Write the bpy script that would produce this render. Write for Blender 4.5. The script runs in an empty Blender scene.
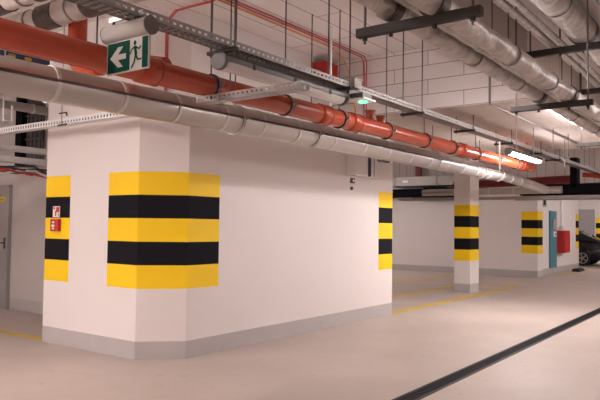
import bpy, bmesh, math, random
from mathutils import Vector, Matrix
random.seed(7)
PI = math.pi
scene = bpy.context.scene
COL = scene.collection
XA, YA, ZA = Vector((1,0,0)), Vector((0,1,0)), Vector((0,0,1))

# ------------------------------------------------------------------ materials
def new_mat(name):
    m = bpy.data.materials.new(name); m.use_nodes = True
    nt = m.node_tree; b = nt.nodes['Principled BSDF']
    return m, nt, b

def mat(name, color, rough=0.5, metal=0.0, var=0.0, vscale=4.0, bump=0.0, bscale=30.0, spec=0.5, stretch=None):
    m, nt, b = new_mat(name)
    b.inputs['Roughness'].default_value = rough
    b.inputs['Metallic'].default_value = metal
    b.inputs['Specular IOR Level'].default_value = spec
    b.inputs['Base Color'].default_value = (*color, 1)
    tc = nt.nodes.new('ShaderNodeTexCoord')
    src = tc.outputs['Object']
    if stretch:
        mp = nt.nodes.new('ShaderNodeMapping'); mp.inputs['Scale'].default_value = stretch
        nt.links.new(src, mp.inputs['Vector']); src = mp.outputs['Vector']
    if var > 0:
        n = nt.nodes.new('ShaderNodeTexNoise'); n.inputs['Scale'].default_value = vscale
        n.inputs['Detail'].default_value = 5
        nt.links.new(src, n.inputs['Vector'])
        r = nt.nodes.new('ShaderNodeValToRGB')
        r.color_ramp.elements[0].position = 0.3; r.color_ramp.elements[1].position = 0.7
        r.color_ramp.elements[0].color = (*[c*(1-var) for c in color], 1)
        r.color_ramp.elements[1].color = (*[min(1, c*(1+var)) for c in color], 1)
        nt.links.new(n.outputs['Fac'], r.inputs['Fac']); nt.links.new(r.outputs['Color'], b.inputs['Base Color'])
    if bump > 0:
        n2 = nt.nodes.new('ShaderNodeTexNoise'); n2.inputs['Scale'].default_value = bscale
        n2.inputs['Detail'].default_value = 4
        nt.links.new(src, n2.inputs['Vector'])
        bp = nt.nodes.new('ShaderNodeBump'); bp.inputs['Strength'].default_value = bump
        bp.inputs['Distance'].default_value = 0.02
        nt.links.new(n2.outputs['Fac'], bp.inputs['Height']); nt.links.new(bp.outputs['Normal'], b.inputs['Normal'])
    return m

def joint_mat(name, color, line, axes, bw, bh, mortar, offset=0.5, rough=0.85, shift=(0, 0), var=0.06):
    """Concrete or blockwork with thin joints: a brick texture read from two of the object axes."""
    m, nt, b = new_mat(name)
    b.inputs['Roughness'].default_value = rough
    tc = nt.nodes.new('ShaderNodeTexCoord'); sp = nt.nodes.new('ShaderNodeSeparateXYZ')
    cb = nt.nodes.new('ShaderNodeCombineXYZ'); mp = nt.nodes.new('ShaderNodeMapping')
    mp.inputs['Location'].default_value = (shift[0], shift[1], 0)
    nt.links.new(tc.outputs['Object'], sp.inputs[0])
    nt.links.new(sp.outputs[axes[0]], cb.inputs[0]); nt.links.new(sp.outputs[axes[1]], cb.inputs[1])
    nt.links.new(cb.outputs[0], mp.inputs['Vector'])
    br = nt.nodes.new('ShaderNodeTexBrick')
    br.offset = offset
    br.inputs['Scale'].default_value = 1.0
    br.inputs['Mortar Size'].default_value = mortar
    br.inputs['Mortar Smooth'].default_value = 0.2
    br.inputs['Brick Width'].default_value = bw; br.inputs['Row Height'].default_value = bh
    br.inputs['Color1'].default_value = (*color, 1)
    br.inputs['Color2'].default_value = (*[c*(1-var) for c in color], 1)
    br.inputs['Mortar'].default_value = (*line, 1)
    nt.links.new(mp.outputs[0], br.inputs['Vector'])
    n = nt.nodes.new('ShaderNodeTexNoise'); n.inputs['Scale'].default_value = 1.3; n.inputs['Detail'].default_value = 6
    nt.links.new(tc.outputs['Object'], n.inputs['Vector'])
    r = nt.nodes.new('ShaderNodeValToRGB')
    r.color_ramp.elements[0].position = 0.3; r.color_ramp.elements[1].position = 0.7
    r.color_ramp.elements[0].color = (1-var, 1-var, 1-var, 1); r.color_ramp.elements[1].color = (1, 1, 1, 1)
    nt.links.new(n.outputs['Fac'], r.inputs['Fac'])
    mx = nt.nodes.new('ShaderNodeMix'); mx.data_type = 'RGBA'; mx.blend_type = 'MULTIPLY'; mx.inputs['Factor'].default_value = 1
    nt.links.new(br.outputs['Color'], mx.inputs['A']); nt.links.new(r.outputs['Color'], mx.inputs['B'])
    nt.links.new(mx.outputs['Result'], b.inputs['Base Color'])
    return m

def emit(name, color, strength):
    m, nt, b = new_mat(name)
    b.inputs['Base Color'].default_value = (*color, 1)
    b.inputs['Emission Color'].default_value = (*color, 1)
    b.inputs['Emission Strength'].default_value = strength
    return m

def floor_mat():
    m, nt, b = new_mat('floor_epoxy')
    tc = nt.nodes.new('ShaderNodeTexCoord')
    n = nt.nodes.new('ShaderNodeTexNoise'); n.inputs['Scale'].default_value = 0.8; n.inputs['Detail'].default_value = 8
    n.inputs['Roughness'].default_value = 0.65
    nt.links.new(tc.outputs['Object'], n.inputs['Vector'])
    r = nt.nodes.new('ShaderNodeValToRGB')
    r.color_ramp.elements[0].position = 0.3; r.color_ramp.elements[1].position = 0.72
    r.color_ramp.elements[0].color = (0.42, 0.345, 0.305, 1); r.color_ramp.elements[1].color = (0.51, 0.425, 0.38, 1)
    nt.links.new(n.outputs['Fac'], r.inputs['Fac'])
    # sparse dark scuffs and specks
    v = nt.nodes.new('ShaderNodeTexNoise'); v.inputs['Scale'].default_value = 9; v.inputs['Detail'].default_value = 3
    nt.links.new(tc.outputs['Object'], v.inputs['Vector'])
    r2 = nt.nodes.new('ShaderNodeValToRGB')
    r2.color_ramp.elements[0].position = 0.22; r2.color_ramp.elements[1].position = 0.34
    r2.color_ramp.elements[0].color = (0.72, 0.68, 0.66, 1); r2.color_ramp.elements[1].color = (1, 1, 1, 1)
    nt.links.new(v.outputs['Fac'], r2.inputs['Fac'])
    mx = nt.nodes.new('ShaderNodeMix'); mx.data_type = 'RGBA'; mx.blend_type = 'MULTIPLY'; mx.inputs['Factor'].default_value = 1
    nt.links.new(r.outputs['Color'], mx.inputs['A']); nt.links.new(r2.outputs['Color'], mx.inputs['B'])
    nt.links.new(mx.outputs['Result'], b.inputs['Base Color'])
    b.inputs['Roughness'].default_value = 0.5
    b.inputs['Specular IOR Level'].default_value = 0.35
    return m

M = {}
M['floor'] = floor_mat()
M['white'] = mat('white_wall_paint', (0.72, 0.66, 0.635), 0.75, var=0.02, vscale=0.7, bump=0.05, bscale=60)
M['shaded_wall'] = mat('shaded_wall_paint', (0.52, 0.475, 0.45), 0.8, var=0.02, vscale=0.7)  # greyer wall tone, the shade of the recess put into the paint
M['skirt'] = mat('grey_skirting_paint', (0.43, 0.395, 0.38), 0.6, var=0.03)
M['yellow'] = mat('yellow_stripe_paint', (0.88, 0.57, 0.008), 0.5, spec=0.3, var=0.02)
M['black'] = mat('black_stripe_paint', (0.010, 0.009, 0.013), 0.75, spec=0.1)
M['line_yellow'] = mat('yellow_floor_paint', (0.62, 0.40, 0.03), 0.55, var=0.12, vscale=6)
M['ceil'] = joint_mat('ceiling_concrete', (0.84, 0.775, 0.745), (0.36, 0.30, 0.27), ('X', 'Y'), 2.4, 0.35, 0.008, 0.37, shift=(0.2, 0.29))
M['beam'] = joint_mat('blockwork', (0.80, 0.735, 0.705), (0.30, 0.24, 0.22), ('Y', 'Z'), 1.02, 0.2, 0.0055, 0.5, shift=(0.35, 0.09))
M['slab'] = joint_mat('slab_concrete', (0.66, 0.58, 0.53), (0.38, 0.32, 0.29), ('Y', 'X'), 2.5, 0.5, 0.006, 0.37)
M['plank'] = joint_mat('board_marked_concrete', (0.46, 0.39, 0.36), (0.26, 0.21, 0.20), ('Y', 'Z'), 0.28, 2.4, 0.012, 0.0, shift=(0, 0.33))
M['conc'] = mat('raw_concrete', (0.42, 0.35, 0.32), 0.85, var=0.08, vscale=1.5)
M['orange'] = mat('orange_drain_plastic', (0.40, 0.056, 0.02), 0.26, var=0.03)
M['red'] = mat('red_lacquer', (0.46, 0.018, 0.014), 0.4)
M['dark_red'] = mat('dark_red_pipe', (0.16, 0.012, 0.012), 0.5)
M['red_cable'] = mat('red_cable_sheath', (0.55, 0.05, 0.05), 0.5)
M['orange_cable'] = mat('orange_cable_sheath', (0.75, 0.25, 0.07), 0.5)
M['rubber'] = mat('black_rubber', (0.02, 0.018, 0.018), 0.6)
M['zinc'] = mat('galvanised_steel', (0.82, 0.81, 0.81), 0.4, 0.3, var=0.08, vscale=12)
M['zinc_dark'] = mat('dull_galvanised_steel', (0.235, 0.215, 0.205), 0.55, 0.3, var=0.06, vscale=8)
M['zinc_mid'] = mat('weathered_galvanised_steel', (0.42, 0.395, 0.38), 0.5, 0.3, var=0.06, vscale=10)
M['strut'] = mat('dark_strut_steel', (0.040, 0.034, 0.031), 0.65, 0.1, spec=0.25)
M['rod'] = mat('threaded_rod_steel', (0.11, 0.095, 0.09), 0.5, 0.5)
M['jacket'] = mat('pvc_pipe_jacket', (0.47, 0.435, 0.41), 0.28, 0.6, var=0.03, vscale=3, bump=0.05, bscale=9)
M['band'] = mat('jacket_band', (0.60, 0.57, 0.53), 0.35)
M['seam'] = mat('jacket_seam_lap', (0.07, 0.06, 0.055), 0.6, var=0.5, vscale=6)
M['foil'] = mat('foil_insulation', (0.43, 0.39, 0.365), 0.38, 0.55, var=0.28, vscale=6, bump=0.9, bscale=13, stretch=(2.2, 1, 1))
M['foil_y'] = mat('foil_insulation_cross', (0.52, 0.47, 0.44), 0.45, 0.35, var=0.16, vscale=5, bump=0.5, bscale=7, stretch=(1, 2.2, 1))
M['foil_dark'] = mat('foil_tape_dark', (0.07, 0.05, 0.045), 0.5, 0.3, var=0.3, vscale=14)
M['lamp_grey'] = mat('lamp_housing_grey', (0.10, 0.09, 0.083), 0.5)
M['diffuser'] = mat('frosted_diffuser', (0.58, 0.53, 0.50), 0.25)
M['lit'] = emit('lit_tube_diffuser', (1.0, 0.93, 0.925), 54.0)
M['lit_dim'] = emit('lit_tube_dim', (1.0, 0.93, 0.92), 30.0)
M['green_lit'] = emit('green_indicator', (0.15, 1.0, 0.45), 0.9)
M['sign_tube'] = mat('sign_housing_grey', (0.33, 0.295, 0.27), 0.75, spec=0.15)
M['sign_cap'] = mat('sign_cap_dark', (0.12, 0.10, 0.095), 0.6)
M['sign_green'] = mat('exit_sign_green', (0.003, 0.040, 0.024), 0.8, spec=0.1)
M['sign_white'] = mat('exit_sign_white', (0.38, 0.345, 0.315), 0.8, spec=0.1)
M['plastic'] = mat('white_plastic', (0.74, 0.70, 0.67), 0.4)
M['navy'] = mat('navy_plastic', (0.05, 0.055, 0.12), 0.4)
M['door'] = mat('grey_door_paint', (0.30, 0.275, 0.265), 0.5)
M['dark'] = mat('dark_grey_metal', (0.07, 0.065, 0.065), 0.5, 0.3)
M['black_duct'] = mat('black_insulation_foam', (0.005, 0.005, 0.008), 0.85, spec=0.1)
M['duct'] = mat('grey_duct_metal', (0.34, 0.30, 0.28), 0.5, 0.2, var=0.05)
M['teal'] = mat('teal_paint', (0.06, 0.20, 0.26), 0.5)
M['car'] = mat('black_car_lacquer', (0.008, 0.008, 0.012), 0.15)
M['glass'] = mat('dark_car_glass', (0.012, 0.013, 0.016), 0.05)
M['tyre'] = mat('tyre_rubber', (0.012, 0.012, 0.012), 0.8)
M['alloy'] = mat('alloy_rim', (0.40, 0.38, 0.36), 0.3, 0.8)
M['headlamp'] = mat('headlamp_glass', (0.55, 0.53, 0.52), 0.1)
M['drain'] = mat('drain_grate_iron', (0.016, 0.014, 0.016), 0.7, 0.0, spec=0.2)
M['drain_edge'] = mat('drain_edge_steel', (0.06, 0.052, 0.052), 0.6, 0.2)
M['pit'] = mat('drain_shade_strip', (0.006, 0.005, 0.005), 0.9)  # near-black colour stands for shade down in the channel

# ------------------------------------------------------------------ mesh builder
class MB:
    def __init__(self):
        self.v, self.f, self.mi, self.sm = [], [], [], []
    def add(self, verts, faces, mi=0, smooth=False):
        o = len(self.v); self.v += [tuple(p) for p in verts]
        for q in faces:
            self.f.append(tuple(o+i for i in q)); self.mi.append(mi); self.sm.append(smooth)
        return self
    def box(self, a, b, mi=0):
        x0, y0, z0 = [min(a[i], b[i]) for i in range(3)]; x1, y1, z1 = [max(a[i], b[i]) for i in range(3)]
        self.add([(x0,y0,z0),(x1,y0,z0),(x1,y1,z0),(x0,y1,z0),(x0,y0,z1),(x1,y0,z1),(x1,y1,z1),(x0,y1,z1)],
                 [(0,3,2,1),(4,5,6,7),(0,1,5,4),(1,2,6,5),(2,3,7,6),(3,0,4,7)], mi)
        return self
    def quad(self, a, b, c, d, mi=0):
        return self.add([a, b, c, d], [(0,1,2,3)], mi)
    def tube(self, path, r, n=20, mi=0, cap=True, rf=None):
        P = [Vector(p) for p in path]; rings = []
        t0 = (P[1]-P[0]).normalized()
        up = ZA if abs(t0.z) < 0.9 else XA
        nrm = (up - t0*up.dot(t0)).normalized()
        for i, p in enumerate(P):
            if i == 0: t = P[1]-P[0]
            elif i == len(P)-1: t = P[-1]-P[-2]
            else: t = (P[i+1]-P[i]).normalized() + (P[i]-P[i-1]).normalized()
            t.normalize()
            nrm = (nrm - t*nrm.dot(t)).normalized(); bn = t.cross(nrm)
            ring = []
            for k in range(n):
                a = 2*PI*k/n
                rr = r if rf is None else rf(i, a)
                ring.append(p + (nrm*math.cos(a) + bn*math.sin(a))*rr)
            rings.append(ring)
        vs = [q for rg in rings for q in rg]; fs = []
        for i in range(len(P)-1):
            for k in range(n):
                k2 = (k+1) % n
                fs.append((i*n+k, i*n+k2, (i+1)*n+k2, (i+1)*n+k))
        self.add(vs, fs, mi, True)
        if cap:
            self.add(rings[0], [tuple(reversed(range(n)))], mi); self.add(rings[-1], [tuple(range(n))], mi)
        return self
    def prism(self, pts, off, mi=0):
        """Extrude a polygon (3-D points) by the vector off."""
        off = Vector(off); A = [Vector(p) for p in pts]; B = [p+off for p in A]; n = len(A)
        fs = [tuple(reversed(range(n))), tuple(range(n, 2*n))]
        for i in range(n):
            j = (i+1) % n; fs.append((i, j, n+j, n+i))
        return self.add(A+B, fs, mi)
    def ring(self, c, axis, r0, r1, w, n=28, mi=0):
        """A flat hoop of inner radius r0, outer r1 and width w round an axis."""
        c = Vector(c); ax = Vector(axis).normalized()
        up = ZA if abs(ax.z) < 0.9 else XA
        e1 = (up-ax*up.dot(ax)).normalized(); e2 = ax.cross(e1)
        vs = []
        for s, rr in ((-1, r0), (-1, r1), (1, r1), (1, r0)):
            for k in range(n):
                a = 2*PI*k/n; vs.append(c + ax*(s*w/2) + (e1*math.cos(a)+e2*math.sin(a))*rr)
        fs = []
        for s in range(4):
            s2 = (s+1) % 4
            for k in range(n):
                k2 = (k+1) % n; fs.append((s*n+k, s*n+k2, s2*n+k2, s2*n+k))
        return self.add(vs, fs, mi, False)
    def build(self, name, mats, parent=None, bevel=0.0):
        me = bpy.data.meshes.new(name); me.from_pydata(self.v, [], self.f)
        if not isinstance(mats, (list, tuple)): mats = [mats]
        for m in mats: me.materials.append(m)
        for p, mi, s in zip(me.polygons, self.mi, self.sm): p.material_index = mi; p.use_smooth = s
        bm = bmesh.new(); bm.from_mesh(me); bmesh.ops.recalc_face_normals(bm, faces=bm.faces); bm.to_mesh(me); bm.free()
        o = bpy.data.objects.new(name, me); COL.objects.link(o)
        if parent is not None:
            o.parent = parent; o.matrix_parent_inverse = Matrix.Translation(-parent.location)
        if bevel > 0:
            bv = o.modifiers.new('bevel', 'BEVEL'); bv.width = bevel; bv.segments = 2; bv.limit_method = 'ANGLE'
        return o

def tag(o, label, cat, group=None):
    o['label'] = label; o['category'] = cat
    if group: o['group'] = group
    return o
def thing(name, loc, label, cat, group=None):
    o = bpy.data.objects.new(name, None); o.location = loc; o.empty_display_size = 0.1; COL.objects.link(o)
    return tag(o, label, cat, group)
def struct(o):
    o['kind'] = 'structure'; return o
def copy_thing(src, loc, label, group=None):
    r = src.copy(); COL.objects.link(r); r.location = loc; r['label'] = label
    if group: r['group'] = group
    for ch in list(src.children):
        c = ch.copy(); COL.objects.link(c); c.parent = r
        for g in list(ch.children):
            d = g.copy(); COL.objects.link(d); d.parent = c
    return r
def arc(c, a, b, r, n=8):
    """Quarter bend from c+a*r towards c+b*r (a, b unit vectors)."""
    c, a, b = Vector(c), Vector(a), Vector(b)
    return [c + a*r*math.cos(t*PI/2/n) + b*r*math.sin(t*PI/2/n) for t in range(n+1)]
ORD = ['first', 'second', 'third', 'fourth', 'fifth', 'sixth', 'seventh', 'eighth', 'ninth', 'tenth', 'eleventh', 'twelfth',
       'thirteenth', 'fourteenth', 'fifteenth', 'sixteenth', 'seventeenth', 'eighteenth']

# ------------------------------------------------------------------ setting
ZC, ZS, ZB = 3.955, 3.10, 0.20         # ceiling, low slab underside, skirting top
BX = 8.0                               # face of the blockwork downstand
BANDS = [0.781, 1.044, 1.307, 1.570, 1.833, 2.096]

def painted_wall(mb, a, b, top, spans, drop=0.0):
    """Wall face from a to b (x, y): skirting, white paint, and hazard bands over the given (u0, u1) spans."""
    L = math.hypot(b[0]-a[0], b[1]-a[1])
    us = sorted({0.0, L, *[u for s in spans for u in s]})
    zs = [0.0, ZB, *[z-drop for z in BANDS], top]
    for u0, u1 in zip(us, us[1:]):
        inside = any(s[0]-1e-6 <= u0 and u1 <= s[1]+1e-6 for s in spans)
        for i, (z0, z1) in enumerate(zip(zs, zs[1:])):
            mi = 1 if i == 0 else 0
            if inside and 2 <= i <= 6: mi = 2 if i % 2 == 0 else 3
            P = lambda u, z: (a[0]+(b[0]-a[0])*u/L, a[1]+(b[1]-a[1])*u/L, z)
            mb.quad(P(u0, z0), P(u1, z0), P(u1, z1), P(u0, z1), mi)
WM = [M['white'], M['skirt'], M['yellow'], M['black']]

fl = MB().box((-9, -8, -0.2), (38, 15, 0)); struct(fl.build('floor', M['floor']))
struct(MB().box((-9, -8, ZC), (38, 15, ZC+0.25)).build('ceiling', M['ceil']))
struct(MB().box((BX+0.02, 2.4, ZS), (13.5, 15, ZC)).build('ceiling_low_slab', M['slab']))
struct(MB().box((BX, 2.4, ZS), (BX+0.02, 5.31, ZC)).build('beam_blockwork', M['beam']))
struct(MB().box((-9, 2.4, 3.32), (BX, 2.62, ZC)).build('beam_lane', M['conc']))

# the big white block: left face, chamfer, long face, back
C0, C2, C1, C3, C4 = (4.726, 7.498), (4.726, 5.702), (5.117, 5.311), (9.978, 5.311), (9.978, 7.498)
w = MB()
painted_wall(w, C0, C2, ZC, [(0, 0.521), (1.796-0.525, 1.796)])
painted_wall(w, C2, C1, ZC, [(0, math.hypot(0.391, 0.391))])
painted_wall(w, C1, C3, ZC, [(0, 0.51), (4.861-0.487, 4.861)])
painted_wall(w, C3, C4, ZC, [(0, 0.5)])
painted_wall(w, C4, C0, ZC, [])
struct(w.build('wall_block', WM))

# column beyond the block
w = MB(); c0, c1, d0, d1 = 14.45, 15.01, 5.66, 6.05
painted_wall(w, (c0, d1), (c0, d0), ZC, [(0, d1-d0)], 0.045); painted_wall(w, (c0, d0), (c1, d0), ZC, [(0, 0.56)], 0.045)
painted_wall(w, (c1, d0), (c1, d1), ZC, [(0, d1-d0)], 0.045); painted_wall(w, (c1, d1), (c0, d1), ZC, [(0, 0.56)], 0.045)
struct(w.build('column_striped', WM))

# far wall with hazard bands at its end, the wall with the hose cabinet behind it, and the upper board-marked part
w = MB(); painted_wall(w, (20.5, 15), (20.5, 5.85), 2.9, [(9.15-0.5, 9.15)], 0.05)
painted_wall(w, (20.5, 5.85), (21.05, 5.85), 2.9, [(0, 0.55)], 0.05); painted_wall(w, (21.05, 5.85), (21.05, 15), 2.9, [])
struct(w.build('wall_far', WM))
w = MB(); painted_wall(w, (21.05, 6.03), (26.6, 6.03), ZC, [(5.55-0.5, 5.55)]); painted_wall(w, (26.6, 6.03), (26.6, 9), ZC, [(0, 0.5)])
struct(w.build('wall_hose_bay', WM))
struct(MB().box((20.5, -8, 2.9), (21.05, 15, ZC)).build('beam_far', M['plank']))
w = MB(); painted_wall(w, (34, 15), (34, 6.3), ZC, [(8.7-0.62, 8.7)]); painted_wall(w, (34, 6.3), (34.5, 6.3), ZC, [(0, 0.5)])
struct(w.build('wall_end', WM))
w = MB(); painted_wall(w, (38, 15), (38, -8), ZC, []); struct(w.build('wall_east', WM))
w = MB(); painted_wall(w, (-9, -8), (-9, 15), ZC, []); struct(w.build('wall_west', WM))
w = MB(); painted_wall(w, (38, -8), (-9, -8), ZC, []); struct(w.build('wall_south', WM))
w = MB(); painted_wall(w, (-9, 15), (38, 15), ZC, []); struct(w.build('wall_north', WM))
# recess wall beyond the block, greyed to stand for shade, with its door
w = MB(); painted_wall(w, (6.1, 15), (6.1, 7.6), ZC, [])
struct(w.build('wall_recess', [M['shaded_wall'], M['skirt'], M['yellow'], M['black']]))
dr = struct(MB().box((6.03, 10.70, 0.0), (6.1, 11.75, 2.16)).build('door_1', M['door'], None, 0.004))
h = MB().box((6.015, 10.77, 1.05), (6.03, 10.81, 1.24)).tube([(6.03, 10.79, 1.15), (5.975, 10.79, 1.15), (5.965, 10.81, 1.15), (5.965, 10.92, 1.15)], 0.012, 10)
h.build('door_handle', M['dark'], dr)
s = MB().box((6.022, 10.80, 1.87), (6.03, 11.32, 1.955))
for k in range(7): s.box((6.0205, 10.86+k*0.06, 1.90), (6.022, 10.89+k*0.06, 1.92), 1)
s.build('door_notice', [M['line_yellow'], M['dark']], dr)

struct(MB().box((33.95, 6.98, 0), (34, 7.9, 2.5)).build('door_2', M['door']))
# painted parking lines
def floor_line(p, q, wd):
    p, q = Vector((*p, 0)), Vector((*q, 0)); t = (q-p).normalized(); n = Vector((-t.y, t.x, 0))*wd/2
    o = MB().prism([p-n, q-n, q+n, p+n], (0, 0, 0.003)).build('floor_line_marking', M['line_yellow'])
    return struct(o)
floor_line((10.0, 5.36), (16.9, 5.36), 0.15)
floor_line((12.0, 6.62), (17.2, 6.62), 0.14)
floor_line((17.0, 5.30), (17.0, 13.0), 0.12)
floor_line((4.82, 7.55), (4.74, 10.2), 0.12)
floor_line((21.9, 5.6), (27.5, 5.6), 0.12)
floor_line((12.6, 8.2), (20.2, 8.2), 0.12)

# drain channel: steel edges, cast grate over a flat near-black strip standing for a shaded pit
dc = thing('drain_channel', (12, 2.585, 0), 'long black slotted drain channel crossing the beige floor', 'drain')
MB().box((-2, 2.50, 0.0), (36, 2.67, 0.002)).build('channel_shade_strip', M['pit'], dc)
g = MB()
for i in range(600):
    x = 1.0 + i*0.05
    g.box((x, 2.515, 0.002), (x+0.026, 2.655, 0.006))
g.box((-2, 2.51, 0.002), (36, 2.53, 0.007)); g.box((-2, 2.64, 0.002), (36, 2.66, 0.007))
g.build('grate', M['drain'], dc)
for y0 in (2.494, 2.66):
    MB().box((-2, y0, 0), (36, y0+0.016, 0.008)).build('channel_edge', M['drain_edge'], dc)

# ------------------------------------------------------------------ perforated trays
def tray_x(name, x0, x1, y0, wd, z, hgt, label, pitch=0.062, m='zinc_dark'):
    t = thing(name, ((x0+x1)/2, y0+wd/2, z), label, 'cable tray')
    for yy in (y0, y0+wd-0.003):
        r = MB().box((x0, yy, z), (x1, yy+0.003, z+hgt*0.36)).box((x0, yy, z+hgt*0.66), (x1, yy+0.003, z+hgt))
        k = x0
        while k < x1:
            r.box((k, yy, z+hgt*0.36), (min(x1, k+pitch*0.5), yy+0.003, z+hgt*0.66)); k += pitch
        r.build('side_rail', M[m], t)
    b = MB(); ns = 4
    for j in range(ns+1):
        yy = y0 + (wd-0.012)*j/ns; b.box((x0, yy, z), (x1, yy+0.012, z+0.003))
    k = x0
    while k < x1:
        b.box((k, y0, z+0.0005), (min(x1, k+pitch*0.45), y0+wd, z+0.0025)); k += pitch
    b.build('perforated_base', M[m], t)
    return t
def tray_y(name, y0, y1, x0, wd, z, hgt, label, pitch=0.055, m='zinc', rails=None):
    t = thing(name, (x0+wd/2, (y0+y1)/2, z), label, 'cable tray')
    for xx in (x0, x0+wd-0.003):
        r = MB().box((xx, y0, z), (xx+0.003, y1, z+hgt*0.26)).box((xx, y0, z+hgt*0.74), (xx+0.003, y1, z+hgt))
        k = y0
        while k < y1:
            r.box((xx, k, z+hgt*0.26), (xx+0.003, min(y1, k+pitch*0.55), z+hgt*0.74)); k += pitch
        r.build('side_rail', M[m], t)
    b = MB(); ns = 3
    for j in range(ns+1):
        xx = x0 + (wd-0.012)*j/ns; b.box((xx, y0, z), (xx+0.012, y1, z+0.003))
    k = y0
    while k < y1:
        b.box((x0, k, z+0.0005), (x0+wd, min(y1, k+pitch*0.45), z+0.0025)); k += pitch
    b.build('perforated_base', M[m], t)
    return t
TY, TW, TZ = 3.395, 0.15, 2.895
tray_x('cable_tray', 1.2, 20.4, TY, TW, TZ, 0.062, 'long perforated grey cable tray carrying the exit sign and lamp')
tray_y('cable_tray', 5.10, 9.6, 4.36, 0.10, 2.645, 0.075, 'bright galvanised tray hung before the block face above the hazard bands')
tray_y('cable_tray', 2.86, 3.98, 3.90, 0.11, 2.545, 0.058, 'short galvanised tray crossing under the orange pipe', 0.05, 'zinc_mid')
# cables in the main tray
c = MB()
for k in range(4):
    pts = [(1.2+i*0.8, TY+0.03+0.028*k+0.006*math.sin(i*1.7+k), TZ+0.014+0.004*k) for i in range(24)]
    c.tube(pts, 0.009, 8)
tag(c.build('cable_or_shade_tubes', M['dark']), 'dark cables lying in the long grey cable tray', 'cables')

c = MB()  # dark tubes added to stand for the shade seen through the tray slots
for k in range(2): c.tube([(4.385+0.045*k, 5.12+i*0.3, 2.678+0.004*math.sin(i+k)) for i in range(15)], 0.02, 8)
tag(c.build('cable_or_shade_tubes', M['dark']), 'dark tubes added in the bright tray to stand for shade in its slots', 'cables')
# trapeze brackets of the main tray
for i, x in enumerate((2.05, 3.70, 5.40, 7.05, 8.70, 10.35, 12.0, 13.3)):
    top = ZC if x < BX else ZS
    lab = {1: 'small dark trapeze bracket under the cable tray, just before the unlit lamp begins',
           2: 'small dark trapeze bracket under the cable tray beside the green indicator',
           4: 'small dark trapeze bracket carrying the cable tray under the low slab, second beyond the blockwork',
           }.get(i, 'small dark trapeze bracket under the long cable tray, %s along it' % ORD[i])
    t = thing('tray_bracket', (x, TY+TW/2, TZ), lab, 'bracket', 'trapeze brackets of the long cable tray')
    MB().box((x-0.02, TY-0.06, TZ-0.032), (x+0.02, TY+TW+0.10, TZ-0.002)).build('cross_bar', M['strut'], t, 0.003)
    for yy in (TY-0.035, TY+TW+0.07):
        MB().tube([(x, yy, TZ-0.05), (x, yy, top)], 0.008, 8).build('threaded_rod', M['rod'], t)

# ------------------------------------------------------------------ orange drain pipe
RY, RR = 3.9, 0.096
rz = lambda x: 2.693 + 0.0042*(x-2.1)
rp = thing('drain_pipe', (7, RY, rz(7)), 'thick orange plastic drain pipe running along the block', 'pipe')
MB().tube([(-1.5, RY, rz(-1.5)), (13.25, RY, rz(13.25))], RR, 32).build('pipe_run', M['orange'], rp)
for x in (0.2, 3.30, 5.72, 6.35, 9.6, 12.6):
    s = MB().tube([(x-0.10, RY, rz(x)), (x-0.095, RY, rz(x)), (x+0.06, RY, rz(x)), (x+0.075, RY, rz(x))], RR, 32,
                  rf=lambda i, a: [RR+0.004, RR+0.014, RR+0.014, RR+0.002][i])
    s.ring((x+0.075, RY, rz(x)), XA, RR, RR+0.017, 0.02)
    s.build('socket', M['orange'], rp)
for x, h_ in ((6.72, 0.10), (6.98, 0.07)):
    s = MB().tube([(x, RY-0.01, rz(x)+0.06), (x, RY-0.01, rz(x)+RR+h_*0.5), (x, RY-0.01, rz(x)+RR+h_)], 0.055, 16,
                  rf=lambda i, a: [0.05, 0.05, 0.065][i])
    s.build('branch_stub', M['orange'], rp)
# branch rising to the ceiling behind the main pipe
bx, by = 3.52, 5.15
path = [(bx, by, ZC), (bx, by, 3.06)] + arc((bx, by-0.13, 3.06), (0,1,0), (0,0,-1), 0.13)[1:] + [(bx, 4.6, 2.90), (bx, 4.25, 2.845), (bx, RY+0.06, 2.775)]
br = thing('drain_pipe', (bx, by, 2.93), 'thinner orange drop pipe coming down from the ceiling behind the thick one', 'pipe')
MB().tube(path, 0.085, 24).build('pipe_run', M['orange'], br)
MB().tube([(bx, 4.93, 2.925), (bx, 4.80, 2.915)], 0.096, 24).build('socket', M['orange'], br)
MB().ring((bx, 4.62, 2.903), YA, 0.086, 0.10, 0.03).build('clamp', M['rubber'], br)

def pipe_hanger(x, y, z, r, top, label, group, ring='rubber'):
    t = thing('pipe_hanger', (x, y, z), label, 'pipe hanger', group)
    MB().ring((x, y, z), XA, r, r+0.012, 0.034).build('clamp_ring', M[ring], t)
    MB().ring((x, y, z), XA, r+0.010, r+0.014, 0.012).box((x-0.012, y-r-0.05, z-0.012), (x+0.012, y-r-0.012, z+0.012)).build('clamp_band', M['zinc_dark'], t)
    MB().tube([(x, y, z+r+0.01), (x, y, top)], 0.007, 8).build('threaded_rod', M['rod'], t)
hx = (1.2, 2.6, 4.0, 5.05, 6.05, 7.15, 8.25, 9.2, 10.2, 11.2, 12.2)
hl = {2: 'black ring clamp on the orange pipe beside the exit sign and short tray', 3: 'black ring clamp on the orange pipe under the unlit lamp',
      4: 'black ring clamp on the orange pipe just past the end of the unlit lamp', 5: 'black ring clamp on the orange pipe just past its branch stubs'}
for i, x in enumerate(hx):
    if i < 2: continue
    pipe_hanger(x, RY, rz(x), RR, ZC if x < BX or x > 13.5 else ZS,
                hl.get(i, 'black ring clamp on the bright orange pipe stretch, %s past the branch stubs' % ORD[i-5]), 'ring clamps of the orange pipe')

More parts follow.
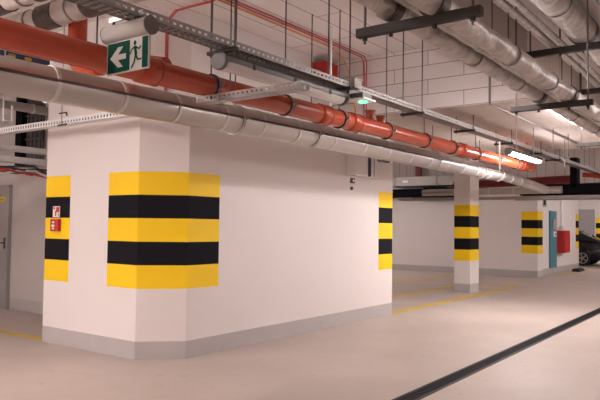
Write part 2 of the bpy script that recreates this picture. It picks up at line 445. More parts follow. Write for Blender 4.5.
# ------------------------------------------------------------------ jacketed pale pipe
SY, SZ, SR = 4.25, 2.552, 0.134
sz = lambda x: SZ - 0.012*max(0.0, 5.6-x) - 0.042*max(0.0, x-12.4)
sr = lambda x: SR if x < 12.3 else 0.098
sp = thing('insulated_pipe', (7, SY, SZ), 'pale banded insulated pipe running in front of the block wall', 'pipe')
path = [(-1.5, SY, sz(-1.5))] + [(x*0.5, SY, sz(x*0.5)) for x in range(-2, 32)]
rr = [random.uniform(-0.003, 0.003) for _ in path]
MB().tube(path, SR, 36, rf=lambda i, a: sr(path[i][0]) + rr[i]).build('pipe_jacket', M['jacket'], sp)
sa = math.radians(176)                                   # the lap seam faces the lane
dy, dz = SR*math.cos(sa), SR*math.sin(sa)
sm = MB()
for x0, x1 in ((-1.5, 5.6), (5.6, 12.2)):
    sm.prism([(x0, SY+dy-0.008, sz(x0)+dz-0.010), (x0, SY+dy+0.03, sz(x0)+dz-0.010), (x0, SY+dy+0.03, sz(x0)+dz+0.010), (x0, SY+dy-0.008, sz(x0)+dz+0.010)], (x1-x0, 0, sz(x1)-sz(x0)))
sm.build('lap_seam', M['seam'], sp)
bxs = [0.1, 0.75, 1.4, 2.05, 2.68, 3.28, 3.86, 4.46, 5.02, 5.62, 6.34, 7.05, 7.68, 8.35, 9.0, 9.65, 10.3, 10.95, 11.6, 12.25, 12.9, 13.5, 14.1]
for x in bxs:
    MB().ring((x, SY, sz(x)), XA, sr(x)-0.004, sr(x)+0.006, 0.030, 36).build('band', M['band'], sp)
for i, x in enumerate((1.7, 4.7, 6.0, 9.3, 11.3)):
    pipe_hanger(x, SY, sz(x), SR+0.004, ZC if x < BX else ZS, 'thin rod hanger holding the pale banded pipe, %s along it' % ORD[i], 'rod hangers of the pale pipe', 'band')
pp = thing('insulated_pipe', (15.6, 6, 2.42), 'thin pale pipe passing crosswise behind the striped column', 'pipe')
MB().tube([(15.6, 3.9, 2.42), (15.6, 7.4, 2.42)], 0.085, 24).build('pipe_jacket', M['jacket'], pp)
for y in (4.3, 5.0, 5.6, 6.5): MB().ring((15.6, y, 2.42), YA, 0.08, 0.091, 0.03).build('band', M['band'], pp)

# ------------------------------------------------------------------ foil pipes over the lane on strut trapezes
def wrinkled(p0, p1, r, n=30, seg=0.09, amp=0.012):
    p0, p1 = Vector(p0), Vector(p1); L = (p1-p0).length; k = int(L/seg)
    path = [p0.lerp(p1, i/k) for i in range(k+1)]
    ph = [(random.uniform(0, 6.3), random.uniform(0, 6.3), random.uniform(0.3, 1)) for _ in range(k+1)]
    return MB().tube(path, r, n, rf=lambda i, a: r + amp*ph[i][2]*math.sin(2*a+ph[i][0])*0.6 + amp*0.5*math.sin(5*a+ph[i][1]) + (0.006 if i % 7 == 0 else 0))
LA, LB = (1.93, 2.89), (1.63, 2.862)
fa = thing('foil_pipe', (7, LA[0], LA[1]), 'foil wrapped pipe nearest the blockwork on the long struts', 'pipe')
wrinkled((1.0, *LA), (15.5, *LA), 0.068, amp=0.008).build('foil_wrap', M['foil'], fa)
fb = thing('foil_pipe', (7, LB[0], LB[1]), 'foil wrapped wrinkled pipe beside the outer one on the long struts', 'pipe')
wrinkled((1.0, *LB), (15.5, *LB), 0.074, amp=0.010).build('foil_wrap', M['foil'], fb)
for T, (yy, zz), r in ((fa, LA, 0.071), (fb, LB, 0.078)):
    for x in (3.58, 6.8, 10.2, 13.5):
        MB().ring((x, yy, zz), XA, r, r+0.012, 0.10).build('saddle', M['foil_dark'], T)
    for x in (5.0, 6.1, 8.2, 9.4, 11.5):
        MB().ring((x, yy, zz), XA, r-0.003, r+0.008, 0.02).build('strap', M['zinc_dark'], T)
fs = thing('foil_pipe', (7, 1.80, 2.90), 'slim foil pipe tucked in the gap between the two wrapped pipes', 'pipe')
wrinkled((1.0, 1.80, 2.90), (15.5, 1.80, 2.90), 0.032, 16, amp=0.004).build('foil_wrap', M['foil'], fs)

def trapeze(x, y0, y1, z, th, top, label, rods, nuts):
    t = thing('strut_trapeze', (x, (y0+y1)/2, z), label, 'strut', 'black struts carrying the foil pipes')
    b = MB().box((x-th/2, y0, z-th/2), (x+th/2, y1, z+th/2)); b.build('channel', M['strut'], t, 0.004)
    for y in rods:
        MB().tube([(x, y, z-th/2-0.045), (x, y, top)], 0.009, 8).build('threaded_rod', M['rod'], t)
        MB().tube([(x, y, z-th/2-0.022), (x, y, z-th/2)], 0.017, 6).build('nut', M['strut'], t)
    for y in nuts:
        MB().tube([(x, y, z-th/2-0.025), (x, y, z-th/2)], 0.014, 6).build('nut', M['strut'], t)
trapeze(3.59, 1.335, 2.175, 2.765, 0.058, ZC, 'long black strut high in front of the blockwork', (2.12, 1.39), (1.93, 1.63))
trapeze(6.81, 1.40, 2.215, 2.765, 0.058, ZC, 'black strut under the foil pipes halfway to the unseen lamp', (2.16, 1.45), (1.93, 1.63))
trapeze(10.2, 1.38, 2.33, 2.765, 0.058, ZC, 'farthest black strut under the outer foil pipes', (2.27, 1.45), (1.93, 1.63))
R1, R2, RZ = 1.70, 1.18, 3.765
for nm, yy, lab in ((0, R1, 'fat foil pipe tight under the ceiling over the lane'), (1, R2, 'second fat foil pipe deeper over the lane')):
    f = thing('foil_pipe', (8, yy, RZ), lab, 'pipe')
    wrinkled((2.0, yy, RZ), (20.4, yy, RZ), 0.148, 36, amp=0.008).build('foil_wrap', M['foil'], f)
    for x in (7.75, 10.3, 12.9): MB().ring((x, yy, RZ), XA, 0.148, 0.162, 0.11).build('saddle', M['foil_dark'], f)
    for x in (6.6, 9.1, 11.6): MB().ring((x, yy, RZ), XA, 0.146, 0.157, 0.02).build('strap', M['zinc_dark'], f)
trapeze(7.75, 0.75, 2.345, 3.575, 0.075, ZC, 'thick black strut under the fat foil pipes', (2.29, 1.95), (1.70, 1.18))
trapeze(10.3, 0.80, 2.36, 3.575, 0.075, ZC, 'second thick black strut under the fat foil pipes', (2.29, 1.95), (1.70, 1.18))
for y, r, lab in ((2.04, 0.035, 'thin grey conduit beside the fat foil pipe'), (1.93, 0.03, 'thinner grey conduit next to the fat foil pipe')):
    tag(MB().tube([(2, y, 3.66), (20.4, y, 3.66)], r, 14).build('conduit', M['foil']), lab, 'conduit')

# foil pipes crossing high above the orange pipe
for x, z, lab in ((3.34, 3.40, 'foil pipe crossing above the orange pipe, with dark tape, nearer the block'), (2.86, 3.40, 'foil pipe crossing above the orange pipe, in front of its twin')):
    f = thing('foil_pipe', (x, 5, z), lab, 'pipe')
    wrinkled((x, 2.7, z), (x, 9.5, z), 0.105, 30, amp=0.008).build('foil_wrap', M['foil_y'], f)
    for y in (4.62, 5.3): MB().ring((x, y, z), YA, 0.107, 0.116, 0.26).build('dark_tape', M['foil_dark'], f)
    for y in (4.35, 4.95, 5.6): MB().ring((x, y, z), YA, 0.103, 0.115, 0.018).build('strap', M['zinc_dark'], f)

# ------------------------------------------------------------------ lamps
def lamp(x0, x1, y, z, lit, label, group=None, tray=None, k_=1.0, wide=False):
    """Damp-proof batten lamp along X: housing, domed diffuser, end caps, clips."""
    t = thing('batten_lamp', ((x0+x1)/2, y, z), label, 'lamp', group)
    hw, n = 0.062*k_, 10
    up = [(-hw, 0.0), (-hw, 0.040), (-hw*0.62, 0.068), (hw*0.62, 0.068), (hw, 0.040), (hw, 0.0)]
    if wide: up = [(-hw*0.5, 0.0), (-hw*0.5, 0.045), (-hw*0.4, 0.068), (hw*0.4, 0.068), (hw*0.5, 0.045), (hw*0.5, 0.0)]   # slim spine, cover of the added lamps wraps up to light the ceiling
    MB().prism([(x0, y+p[0], z+p[1]) for p in up], (x1-x0, 0, 0)).build('housing', M['lamp_grey'], t, 0.004)
    dn = [(-hw*0.93*math.cos(PI*k/n), -0.048*k_*math.sin(PI*k/n)) for k in range(n+1)]
    if wide: dn = [(-hw*math.cos(t), -0.055*math.sin(t)) for t in [-0.75 + (PI+1.5)*k/n for k in range(n+1)]]
    d = MB(); e = 0.03
    P = [(x0+e*0, 0.55), (x0+e, 0.92), (x0+2*e, 1.0), (x1-2*e, 1.0), (x1-e, 0.92), (x1, 0.55)]
    rings = [[(px, y+a*s, z+b*s) for a, b in dn] for px, s in P]; m = n+1
    vs = [q for r in rings for q in r]; fs = [(i*m+k, i*m+k+1, (i+1)*m+k+1, (i+1)*m+k) for i in range(len(P)-1) for k in range(n)]
    d.add(vs, fs, 0, True); d.add(rings[0], [tuple(range(m))]); d.add(rings[-1], [tuple(reversed(range(m)))])
    d.build('diffuser', M['lit_dim'] if lit == 'dim' else M['lit'] if lit else M['diffuser'], t)
    full = (up[:5] + [(hw, 0.0)] if not wide else []) + [(-a*1.04, b*1.04) for a, b in (dn if wide else dn[1:-1])]
    for xa, xb in ((x0-0.028, x0+0.012), (x1-0.012, x1+0.028)):
        MB().prism([(xa, y+a*1.02, z+b*1.02) for a, b in full], (xb-xa, 0, 0)).build('end_cap', M['lamp_grey'], t, 0.008)
    for xx in [x0 + (x1-x0)*f for f in (0.18, 0.5, 0.82)]:
        for ya, yb in ((y-hw-0.006, y-hw), (y+hw, y+hw+0.006)):
            MB().box((xx-0.014, ya, z-0.010), (xx+0.014, yb, z+0.036)).build('clip', M['strut'], t)
        MB().tube([(xx, y, z+0.06), (xx, y, tray if tray else ZC)], 0.007, 8).build('suspension_rod', M['rod'], t)
LZ = 2.78
lamp(3.66, 5.42, 3.47, LZ, False, 'unlit batten lamp with frosted cover hung under the cable tray', None, TZ, 1.25)
lamp(10.55, 12.25, 3.47, 2.765, True, 'glowing batten lamp under the cable tray beyond the block', None, TZ)
lamp(5.7, 7.3, 2.31, 3.20, 'dim', 'batten lamp above the foil pipes in front of the blockwork', None, ZC)
lamp(8.7, 10.3, 2.24, 3.10, 'dim', 'glowing batten lamp mostly hidden behind the foil pipes', None, ZC)
G = 'added ceiling lamps out of view'
LL = [(-7.0, 2.0, 3.5), (-4.2, 5.2, 3.7), (-1.0, 4.75, 3.72), (-1.2, 6.9, 3.4), (-1.2, 8.4, 3.3), (-6.0, 9.2, 3.3), (-7.5, -4.0, 3.4), (9.5, -3.6, 3.3), (13.0, -1.2, 3.2), (16.5, -3.0, 3.2), (16, 12, 3.3), (18.5, -0.9, 3.3), (24, 1.5, 3.3), (30, 8, 3.3)]  # unseen lamps, added and placed for the light they give
for i, (x, y, z) in enumerate(LL):
    lamp(x, x+1.6, y, z, True, 'batten lamp added out of view to light the garage', G, None, 1.0, True)

# green indicator luminaire and junction box on the tray
gi = thing('emergency_light', (5.55, 3.30, 2.79), 'small square emergency light with a green glow under the tray', 'emergency light')
MB().box((5.44, 3.22, 2.765), (5.68, 3.40, 2.785)).build('cover_plate', M['plastic'], gi, 0.004)
MB().box((5.47, 3.25, 2.785), (5.65, 3.40, 2.84)).build('body', M['lamp_grey'], gi, 0.004)
MB().box((5.46, 3.40, 2.82), (5.66, 3.43, 2.895)).build('mounting_plate', M['dark'], gi)
MB().tube([(5.56, 3.30, 2.752), (5.56, 3.30, 2.766)], 0.045, 20).build('lens', M['green_lit'], gi)
jb = thing('junction_box', (5.54, 3.36, 2.93), 'pale junction box fixed on the rail of the cable tray', 'junction box')
MB().box((5.47, 3.345, 2.90), (5.61, 3.395, 3.0)).build('body', M['sign_tube'], jb, 0.006)
MB().box((5.465, 3.335, 2.985), (5.615, 3.40, 3.0)).build('lid', M['sign_tube'], jb, 0.004)

# ------------------------------------------------------------------ exit sign
es = thing('exit_sign', (2.8, 3.52, 2.77), 'green and white exit sign with arrow and running figure under the cable tray', 'exit sign')
XS, YL, YR, Z0, Z1 = 2.800, 3.742, 3.306, 2.537, 2.757
MB().box((XS, YR, Z0), (XS+0.014, YL, Z1+0.02)).build('sign_panel', M['sign_white'], es)
def sg(s, t, dx=0.0): return Vector((XS-0.002-dx, YL-0.008-(YL-YR-0.016)*s, Z0+0.008+(Z1-Z0-0.012)*t))
MB().prism([sg(0,0), sg(0.56,0), sg(0.56,1), sg(0,1)], (0.002,0,0)).build('arrow_field', M['sign_green'], es)
MB().prism([sg(0.865,0), sg(1,0), sg(1,1), sg(0.865,1)], (0.002,0,0)).build('edge_strip', M['sign_green'], es)
a = MB(); e = 0.001
a.prism([sg(*p, e) for p in ((0.07,0.5),(0.27,0.84),(0.40,0.84),(0.27,0.59),(0.47,0.59),(0.47,0.41),(0.27,0.41),(0.40,0.16),(0.27,0.16))], (0.001,0,0))
a.build('arrow', M['sign_white'], es)
f = MB()
def stroke(p, q, wd):
    p, q = sg(*p, e), sg(*q, e); t = (q-p).normalized(); n = Vector((0, -t.z, t.y))*wd/2
    f.prism([p-n, q-n, q+n, p+n], (0.001, 0, 0))
hc = sg(0.69, 0.86, e)
f.prism([hc + Vector((0, 0.014*math.cos(k*PI/6), 0.017*math.sin(k*PI/6))) for k in range(12)], (0.001,0,0))
stroke((0.69,0.76),(0.72,0.46),0.026); stroke((0.69,0.74),(0.61,0.66),0.010); stroke((0.61,0.66),(0.575,0.52),0.010)
stroke((0.70,0.74),(0.79,0.64),0.010); stroke((0.79,0.64),(0.84,0.72),0.010)
stroke((0.715,0.48),(0.76,0.30),0.014); stroke((0.76,0.30),(0.85,0.30),0.012); stroke((0.715,0.50),(0.68,0.26),0.014); stroke((0.68,0.26),(0.61,0.05),0.012)
f.build('running_figure', M['sign_green'], es)
MB().tube([(XS+0.01, YR-0.002, 2.823), (XS+0.01, YL+0.008, 2.823)], 0.062, 28).build('tube_housing', M['sign_tube'], es)
for yy, s in ((YR-0.002, -1), (YL+0.008, 1)):
    MB().tube([(XS+0.01, yy, 2.823), (XS+0.01, yy+s*0.010, 2.823)], 0.0635, 28).build('end_cap', M['sign_cap'], es)
hb = MB().box((XS-0.01, YR+0.06, 2.915), (XS+0.03, YL-0.02, 2.92)).box((XS-0.01, YR+0.06, 2.905), (XS-0.007, YL-0.02, 2.935))
hb.build('mounting_strip', M['zinc'], es)
for yy in (YR+0.12, YL-0.05): MB().tube([(XS+0.01, yy, 2.89), (XS+0.01, yy, 2.918)], 0.010, 8).build('spacer', M['dark'], es)

# ------------------------------------------------------------------ fixtures on the block's faces
X0 = 4.726
ns = thing('fire_notice', (X0, 7.26, 1.65), 'small red and white fire notice on the black band', 'notice')
MB().box((X0-0.004, 7.185, 1.578), (X0, 7.335, 1.715)).build('notice_plate', M['plastic'], ns)
n = MB().box((X0-0.005, 7.195, 1.64), (X0-0.004, 7.265, 1.705)).box((X0-0.005, 7.26, 1.59), (X0-0.004, 7.285, 1.66)).box((X0-0.005, 7.20, 1.588), (X0-0.004, 7.215, 1.63))
n.box((X0-0.005, 7.285, 1.68), (X0-0.004, 7.325, 1.705)); n.build('red_marks', M['red'], ns)
ab = thing('fire_alarm_box', (X0, 7.29, 1.48), 'small red manual alarm box on the yellow band below the notice', 'alarm box')
MB().box((X0-0.045, 7.155, 1.402), (X0, 7.325, 1.556)).build('case', M['red'], ab, 0.006)
MB().box((X0-0.048, 7.235, 1.50), (X0-0.045, 7.28, 1.525)).box((X0-0.048, 7.23, 1.455), (X0-0.045, 7.29, 1.485)).box((X0-0.048, 7.235, 1.425), (X0-0.045, 7.285, 1.445)).build('white_labels', M['plastic'], ab)
MB().box((X0-0.049, 7.22, 1.487), (X0-0.045, 7.30, 1.498)).build('dark_bar', M['dark'], ab)
Y0 = 5.311
wb = thing('switch_box', (8.65, Y0, 2.46), 'white wall switch box high on the long block face', 'switch box')
MB().box((8.47, Y0-0.16, 2.30), (8.86, Y0, 2.61)).build('case', M['plastic'], wb, 0.008)
MB().box((8.50, Y0-0.168, 2.325), (8.84, Y0-0.16, 2.59)).build('front_cover', M['plastic'], wb, 0.004)
for x in (8.925, 9.035):
    MB().box((x-0.047, Y0-0.20, 2.30), (x+0.047, Y0-0.002, 2.63)).build('cable_duct', M['plastic'], wb, 0.003)
for x in (8.872, 8.98):
    MB().box((x-0.005, Y0-0.202, 2.30), (x+0.007, Y0-0.002, 2.63)).build('duct_gap_strip', M['navy'], wb)
kb = thing('key_switch', (8.63, Y0, 2.23), 'tiny dark key switch on the wall under the white box', 'switch')
MB().box((8.575, Y0-0.03, 2.185), (8.675, Y0, 2.265)).build('case', M['dark'], kb, 0.004)
MB().tube([(8.625, Y0-0.04, 2.225), (8.625, Y0-0.03, 2.225)], 0.02, 12).build('lock', M['zinc'], kb)
tag(MB().tube([(8.61, Y0-0.02, 2.105), (8.61, Y0, 2.105)], 0.028, 14).build('wall_button', M['dark']), 'tiny round dark button below the key switch', 'button')
tag(MB().box((9.0, Y0-0.07, 2.60), (9.75, Y0, 2.65)).build('cable_trunking', M['navy']), 'short dark trunking on the wall beside the white box', 'trunking')

# red damper box by the blockwork
rb = thing('fire_box', (7.4, 5.1, 3.75), 'red box mounted high in the corner by the blockwork', 'box')
MB().box((7.50, 5.08, 3.44), (7.84, 5.305, 3.86)).build('case', M['red'], rb, 0.006)
MB().box((7.53, 5.07, 3.48), (7.81, 5.08, 3.82)).build('front_plate', M['red'], rb, 0.003)
for zz in (3.52, 3.62, 3.72): MB().tube([(7.44, 5.18, zz), (7.50, 5.18, zz)], 0.012, 8).build('terminal', M['dark'], rb)

# cables on ceiling and walls
def cable(path, r, m, label):
    return tag(MB().tube(path, r, 8).build('cable', m), label, 'cable')
for k, y in enumerate((4.72, 4.66)):
    p = [(3.0, y, ZC-0.012), (5.0, y+0.01, ZC-0.014), (7.0, y-0.01, ZC-0.012), (7.86-0.03*k, y, ZC-0.012)] + arc((7.86-0.03*k, y, ZC-0.132), (0,0,1), (1,0,0), 0.12)[1:] + [(7.98-0.03*k, y, 2.98)]
    cable(p, 0.008, M['red_cable'], ['red cable on the ceiling turning down the blockwork, outer of the pair', 'red cable on the ceiling turning down the blockwork, inner of the pair'][k])
cable([(3.0, 4.80, ZC-0.012), (7.2, 4.80, ZC-0.014), (7.55, 4.86, ZC-0.03), (7.82, 4.93, 3.86), (7.93, 4.93, 3.72), (7.96, 4.90, 3.45), (7.97, 4.82, 3.0)], 0.010, M['orange_cable'], 'pale orange cable curving down the blockwork corner')
for k in range(2):
    o = 0.02*k
    p = [(4.905+o*0.7, 5.50-o*0.7, 2.72), (4.905+o*0.7, 5.50-o*0.7, 3.70)] + [(4.90+o*0.7, 5.47-o*0.7, 3.82), (4.92+o, 5.38-o, 3.91), (4.98+o, 5.2, 3.94), (5.0+o, 4.9, 3.943), (4.6+o, 3.9, 3.943), (4.3, 3.0, 3.943)]
    cable(p, 0.008, M['red_cable'], ['red cable climbing the chamfered corner of the block, thinner bend', 'second red cable climbing the chamfered corner beside it'][k])
tag(MB().tube([(BX-0.015, 2.87, ZC), (BX-0.015, 2.87, ZS+0.02)] + [(BX, 2.87, ZS-0.015), (BX+0.1, 2.87, ZS-0.015), (13.2, 2.87, ZS-0.015)], 0.014, 10).build('conduit', M['zinc_dark']), 'thin grey conduit running down the blockwork and along the low slab', 'conduit')
tag(MB().tube([(6.1, 4.05, 2.85), (6.1, 4.05, 3.80)], 0.012, 10).build('conduit', M['zinc']), 'short pale vertical conduit standing before the blockwork', 'conduit')
cable([(10.9, 3.56, ZS), (10.92, 3.56, 2.95), (10.9, 3.54, 2.86)], 0.012, M['plastic'], 'white cable dropping to the glowing lamp')
cable([(9.9, 3.40, 2.86), (9.9, 3.40, 2.40)], 0.012, M['plastic'], 'white cable hanging beside the glowing lamp down to the pale pipe')
cable([(3.55, 4.9, ZC), (3.55, 4.9, 2.9)], 0.008, M['dark'], 'thin dark cable dropping beside the orange drop pipe')

# ------------------------------------------------------------------ recess behind the block: riser, pipe, trays
rs = thing('cable_riser', (6.0, 10.05, 3.1), 'dark vertical cable riser on the recess wall', 'cable riser')
MB().box((5.93, 10.20, 2.48), (6.095, 10.38, ZC)).build('side_channel', M['black_duct'], rs)
c = MB()
for k in range(8): c.tube([(6.04-0.01*(k % 2), 9.72+k*0.062, 2.46), (6.04-0.01*(k % 2), 9.72+k*0.062, ZC)], 0.022, 10)
c.build('cables', M['dark'], rs)
r = MB()
for k in range(8): r.box((6.0, 9.68, 2.5+k*0.2), (6.02, 10.2, 2.53+k*0.2))
r.build('rungs', M['dark'], rs)
lp = thing('insulated_pipe', (4, 8.5, 3.13), 'grey insulated pipe crossing in front of the dark riser', 'pipe')
MB().tube([(-1.5, 8.5, 3.13), (6.08, 8.5, 3.13)], 0.062, 24).build('pipe_jacket', M['jacket'], lp)
for x in (4.5, 5.1, 5.6): MB().ring((x, 8.5, 3.13), XA, 0.060, 0.070, 0.03).build('band', M['band'], lp)
for i, (x, z, y) in enumerate(((4.62, 3.13, 8.5),)):
    b = thing('pipe_bracket', (x, y, z), 'pale U shaped bracket hanging below the grey pipe', 'bracket')
    u = MB().tube([(x, y-0.1, z-0.25), (x, y-0.1, z+0.1)], 0.012, 8).tube([(x+0.12, y-0.1, z-0.25), (x+0.12, y-0.1, z-0.02)], 0.012, 8).tube([(x, y-0.1, z-0.25), (x+0.12, y-0.1, z-0.25)], 0.012, 8)
    u.build('bent_rod', M['zinc'], b)
    MB().tube([(x, y-0.1, z+0.1), (x, y-0.1, ZC)], 0.008, 8).build('threaded_rod', M['zinc'], b)
dt = thing('label_duct', (4, 8.5, 3.81), 'black duct under the recess ceiling with small yellow and white tags', 'duct')
MB().box((-1.5, 8.44, 3.765), (6.08, 8.56, 3.86)).build('duct_body', M['navy'], dt)
for x in (4.74, 4.98): MB().box((x-0.05, 8.434, 3.79), (x+0.05, 8.44, 3.835)).build('tag', M['line_yellow'], dt)
MB().box((4.66, 8.433, 3.785), (4.78, 8.439, 3.80)).build('tag', M['plastic'], dt)
tray_x('cable_tray', -1.5, 6.08, 8.42, 0.18, 2.34, 0.075, 'lower perforated cable tray in the recess above the grey door', m='zinc')
tray_x('cable_tray', 1.0, 6.08, 9.1, 0.18, 2.58, 0.075, 'upper perforated cable tray in the recess above the grey door', m='zinc')
for k in range(7):
    pts = [(3.6+i*0.22, 8.5+random.uniform(-0.07, 0.07), 2.26-0.03*(k % 3)+random.uniform(-0.05, 0.05)) for i in range(9)]
    m = [M['dark'], M['red_cable'], M['zinc'], M['dark'], M['zinc_dark'], M['red_cable'], M['dark']][k]
    tag(MB().tube(pts, 0.014, 8).build('cable', m), 'tangled cable slung under the recess cable tray', 'cable', 'cables slung under the recess tray')
def u_hook(x, y, z):
    b = thing('tray_hanger', (x, y, z), 'bent wire hook holding the bright tray before the block face', 'hanger')
    MB().tube([(x-0.08, y+0.07, z-0.012), (x-0.08, y-0.10, z-0.012)], 0.010, 8).build('lower_bar', M['strut'], b)
    MB().tube([(x-0.08, y+0.05, z+0.125), (x-0.08, y-0.09, z+0.125), (x-0.08, y-0.10, z+0.085)], 0.009, 8).build('upper_hook', M['strut'], b)
    MB().tube([(x-0.08, y, z-0.012), (x-0.08, y, ZC)], 0.005, 8).build('threaded_rod', M['zinc_dark'], b)
u_hook(4.41, 6.6, 2.65)
b = thing('tray_hanger', (3.955, 3.7, 2.55), 'threaded rod and clip holding the short tray under the orange pipe', 'hanger')
MB().box((3.90, 3.68, 2.545), (4.03, 3.72, 2.555)).build('clip', M['zinc'], b)
MB().tube([(4.025, 3.7, 2.55), (4.025, 3.7, ZC)], 0.006, 8).build('threaded_rod', M['rod'], b)

# ------------------------------------------------------------------ far services
bd = thing('black_duct', (16, 4, 2.45), 'black insulated duct under the ceiling beyond the lamp', 'duct')
MB().box((16, -2.0, 2.32), (16.3, 5.0, 2.58)).build('duct_run', M['black_duct'], bd, 0.02)
MB().box((16, 3.66, 2.5), (16.3, 3.82, 3.2)).build('riser_leg', M['black_duct'], bd, 0.01)
MB().box((15.93, -2.0, 2.24), (16.37, 8.3, 2.30)).build('support_rail', M['duct'], bd)
ry = thing('drain_pipe', (17.2, 5, 2.75), 'dark red pipe crossing behind the black duct', 'pipe')
MB().tube([(17.2, 3.9, 2.77), (17.2, 7.2, 2.70)], 0.11, 24).build('pipe_run', M['dark_red'], ry)
oy = thing('drain_pipe', (17.0, 3, 2.78), 'orange pipe dipping beside the black duct far off', 'pipe')
MB().tube([(17.0, 3.75, 2.86), (17.0, 3.5, 2.84), (17.0, 3.2, 2.78), (17.0, 2.9, 2.70), (17.0, 2.0, 2.62)], 0.06, 20).build('pipe_run', M['orange'], oy)
bp = thing('black_duct', (20.2, 11, 2.69), 'black insulated pipe along the far wall behind the block end', 'duct')
MB().tube([(20.25, 8.0, 2.69), (20.25, 14, 2.69)], 0.15, 24).build('duct_run', M['black_duct'], bp)
MB().box((20.0, 8.7, 2.55), (20.45, 9.5, 2.86)).build('valve_box', M['black_duct'], bp, 0.03)
MB().box((20.0, 8.4, 2.50), (20.5, 9.9, 2.54)).build('support_rail', M['strut'], bp)
gd = thing('air_duct', (20.1, 10, 3.08), 'grey metal air duct above the black pipe on the far wall', 'duct')
MB().box((20.0, 7.6, 2.925), (20.45, 10.62, 3.24)).build('duct_body', M['duct'], gd, 0.01)
for y in (7.9, 9.0, 10.55): MB().box((19.985, y-0.03, 2.90), (20.46, y+0.03, 3.26)).build('flange', M['zinc_dark'], gd)
MB().box((19.975, 10.05, 3.04), (19.985, 10.25, 3.12)).build('tag', M['plastic'], gd)
rv = thing('drain_pipe', (20.3, 9.8, 3.6), 'short dark red vertical pipe above the grey air duct', 'pipe')
MB().tube([(20.3, 9.8, 3.24), (20.3, 9.8, ZC)], 0.115, 20).build('pipe_run', M['dark_red'], rv)
# thin rods hanging from the low slab
for i, (x, y) in enumerate(((9.3, 2.95), (10.6, 2.78), (12.0, 2.95), (13.0, 2.75), (10.3, 3.0), (11.3, 2.72))):
    tag(MB().tube([(x, y, 2.72 if i % 2 else 2.6), (x, y, ZS)], 0.007, 8).build('threaded_rod', M['rod']), 'bare threaded rod hanging from the low slab beside the conduit', 'rod', 'bare rods under the low slab')

for k, (x, z, m) in enumerate(((20.0, 2.60, 'jacket'), (20.1, 2.42, 'duct'))):
    t = thing('service_pipe', (x, 2, z), ['thin pale pipe crossing under the far beam above the hose cabinet', 'thin grey pipe crossing under the far beam, below its pale twin'][k], 'pipe')
    MB().tube([(x, -3, z), (x, 6.4, z)], 0.045, 14).build('pipe_run', M[m], t)
    for y in (0.5, 2.5, 4.0, 5.2): MB().ring((x, y, z), YA, 0.044, 0.054, 0.03).build('band', M['zinc_dark'], t)
# ------------------------------------------------------------------ hose bay
YH = 6.03
hz = thing('hose_cabinet', (24.2, YH, 1.07), 'red fire hose cabinet on the far white wall', 'hose cabinet')
MB().box((23.38, YH-0.26, 0.68), (24.15, YH-0.004, 1.46)).build('case', M['red'], hz, 0.01)
MB().box((23.43, YH-0.275, 0.73), (24.10, YH-0.26, 1.41)).build('door', M['red'], hz, 0.006)
MB().box((23.98, YH-0.282, 1.0), (24.04, YH-0.275, 1.2)).build('handle', M['dark'], hz)
tp = thing('switchboard', (22.85, YH, 1.2), 'tall teal switchboard on the far white wall beside the hose cabinet', 'switchboard')
MB().box((22.42, YH-0.05, 0.2), (23.22, YH, 2.12)).build('panel_board', M['teal'], tp)
MB().box((22.62, YH-0.10, 1.50), (22.98, YH-0.05, 1.84)).build('display', M['duct'], tp, 0.01)
MB().box((22.75, YH-0.09, 1.24), (23.05, YH-0.05, 1.42)).build('switch_plate', M['plastic'], tp, 0.01)
MB().tube([(22.9, YH-0.10, 1.33), (22.9, YH-0.09, 1.33)], 0.05, 14).build('key_ring', M['dark'], tp)
vc = thing('hose_feed_pipe', (23.65, YH-0.1, 2), 'grey feed pipe coming down into the red hose cabinet', 'pipe')
MB().tube([(23.62, YH-0.12, 3.2), (23.62, YH-0.12, 1.48)], 0.05, 16).build('pipe_run', M['zinc'], vc)
MB().tube([(23.62, YH-0.12, 1.48), (23.62, YH-0.12, 1.60)], 0.08, 16).build('flange', M['plastic'], vc)
gl = thing('emergency_light', (21.5, 5.95, 2.36), 'tiny green and white emergency light beside the far striped wall end', 'emergency light')
MB().box((21.3, YH-0.12, 2.22), (21.75, YH, 2.5)).build('body', M['sign_white'], gl, 0.01)
MB().box((21.38, YH-0.125, 2.28), (21.62, YH-0.12, 2.44)).build('green_plate', M['sign_green'], gl)
st = thing('wheel_stop', (24.5, 5.7, 0), 'small black wheel stop on the floor under the hose cabinet', 'wheel stop')
MB().prism([(24.2, 5.75, 0.004), (24.2, 5.45, 0.004), (24.2, 5.5, 0.11), (24.2, 5.7, 0.11)], (0.75, 0, 0)).build('rubber_block', M['tyre'], st, 0.01)

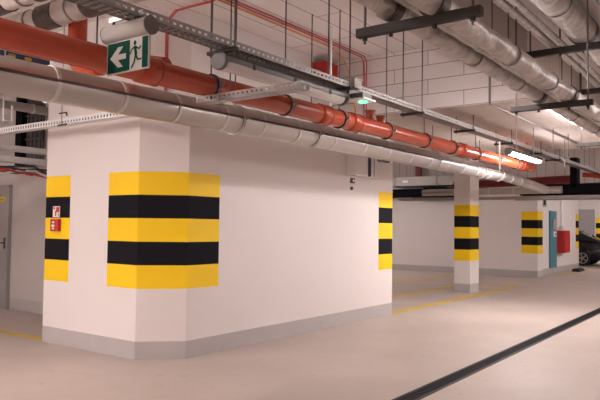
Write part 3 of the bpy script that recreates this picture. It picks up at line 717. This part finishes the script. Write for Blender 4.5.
# ------------------------------------------------------------------ parked car, tail towards the lane
CX, CY = 29.4, 5.45                     # car centre line and tip of the tail; length runs along +Y
car = thing('car', (CX, CY+2.1, 0), 'black parked car behind the hose cabinet wall', 'car')
def loft(sections, name, m, parent, bevel=0.0):
    """sections: list of (y, [(half width, z), ...]) from sill to roof, mirrored across the centre line."""
    mb = MB(); n = len(sections[0][1]); vs = []
    for y, pr in sections:
        vs += [(CX-a, CY+y, z) for a, z in pr] + [(CX+a, CY+y, z) for a, z in reversed(pr)]
    k = 2*n; fs = []
    for i in range(len(sections)-1):
        for j in range(k):
            j2 = (j+1) % k; fs.append((i*k+j, i*k+j2, (i+1)*k+j2, (i+1)*k+j))
    mb.add(vs, fs, 0, True)
    mb.add(vs[:k], [tuple(range(k))]); mb.add(vs[-k:], [tuple(reversed(range(k)))])
    return mb.build(name, m, parent, bevel)
loft([(0.0, [(0.60, 0.34), (0.68, 0.50), (0.68, 0.80), (0.60, 0.93)]),
      (0.2, [(0.80, 0.24), (0.86, 0.50), (0.84, 0.86), (0.66, 0.97)]),
      (0.9, [(0.84, 0.18), (0.90, 0.52), (0.88, 0.93), (0.70, 1.02)]),
      (1.6, [(0.85, 0.18), (0.90, 0.55), (0.88, 0.95), (0.72, 1.03)]),
      (2.8, [(0.85, 0.18), (0.90, 0.52), (0.88, 0.92), (0.70, 1.00)]),
      (3.6, [(0.84, 0.20), (0.88, 0.48), (0.84, 0.80), (0.62, 0.88)]),
      (4.2, [(0.66, 0.28), (0.72, 0.42), (0.68, 0.60), (0.55, 0.66)])], 'body', M['car'], car)
loft([(0.22, [(0.72, 0.95), (0.70, 0.97), (0.66, 0.985)]), (0.95, [(0.80, 0.96), (0.66, 1.30), (0.54, 1.35)]),
      (1.5, [(0.80, 0.98), (0.66, 1.41), (0.52, 1.45)]), (2.3, [(0.80, 0.96), (0.66, 1.38), (0.52, 1.42)]), (3.1, [(0.74, 0.94), (0.73, 0.95), (0.70, 0.96)])], 'greenhouse', M['glass'], car)
MB().box((CX-0.53, CY+1.1, 1.40), (CX+0.53, CY+2.35, 1.46)).build('roof', M['car'], car, 0.02)
for s in (-1, 1):
    for y in (0.88, 3.4):
        wh = MB().tube([(CX+s*0.70, CY+y, 0.32), (CX+s*0.905, CY+y, 0.32)], 0.32, 28); wo = wh.build('wheel', M['tyre'], car, 0.02)
        rim = MB().tube([(CX+s*0.90, CY+y, 0.32), (CX+s*0.912, CY+y, 0.32)], 0.06, 14).ring((CX+s*0.905, CY+y, 0.32), XA, 0.19, 0.225, 0.02)
        for k in range(5):
            a_ = 2*PI*k/5; d_ = Vector((0, math.cos(a_), math.sin(a_))); q = Vector((0, -math.sin(a_), math.cos(a_)))*0.028
            c_ = Vector((CX+s*0.90, CY+y, 0.32)); rim.prism([c_+d_*0.04-q, c_+d_*0.2-q*0.7, c_+d_*0.2+q*0.7, c_+d_*0.04+q], (s*0.012, 0, 0))
        rr_ = rim.build('rim', M['alloy'], wo)
    mm = MB().box((CX+s*0.90, CY+2.55, 1.0), (CX+s*1.06, CY+2.68, 1.14)).box((CX+s*0.80, CY+2.58, 0.97), (CX+s*0.92, CY+2.64, 1.02))
    mm.build('mirror', M['car'], car, 0.03)
    MB().box((CX+s*0.45, CY-0.005, 0.72), (CX+s*0.78, CY+0.22, 0.86)).build('tail_light', M['red'], car, 0.03)
MB().box((CX-0.26, CY-0.012, 0.56), (CX+0.26, CY+0.02, 0.67)).build('number_plate', M['plastic'], car)
MB().box((CX-0.6, CY-0.03, 0.36), (CX+0.6, CY+0.05, 0.50)).build('bumper', M['car'], car, 0.02)

# ------------------------------------------------------------------ camera
f = 643.055
R_ = Vector((0.59041772, -0.80701043, 0.0118775)); U_ = Vector((-0.03992056, -0.0145017, 0.99909762)); D_ = Vector((0.80610996, 0.59035909, 0.04077837))
cd = bpy.data.cameras.new('camera'); cam = bpy.data.objects.new('camera', cd); COL.objects.link(cam)
cd.sensor_width = 36.0; cd.sensor_fit = 'HORIZONTAL'; cd.lens = f*36.0/600.0; cd.clip_start = 0.05; cd.clip_end = 200
mx = Matrix(((R_.x, U_.x, -D_.x, 0), (R_.y, U_.y, -D_.y, 0), (R_.z, U_.z, -D_.z, 1.5), (0, 0, 0, 1)))
cam.matrix_world = mx
scene.camera = cam

# ------------------------------------------------------------------ world and colour management
wd = bpy.data.worlds.new('world'); scene.world = wd; wd.use_nodes = True
wd.node_tree.nodes['Background'].inputs['Color'].default_value = (1.0, 0.9, 0.82, 1)
wd.node_tree.nodes['Background'].inputs['Strength'].default_value = 0.05
vs = scene.view_settings
vs.view_transform = 'Standard'; vs.look = 'None'; vs.gamma = 1.0; vs.use_curve_mapping = False
vs.exposure = 1.45
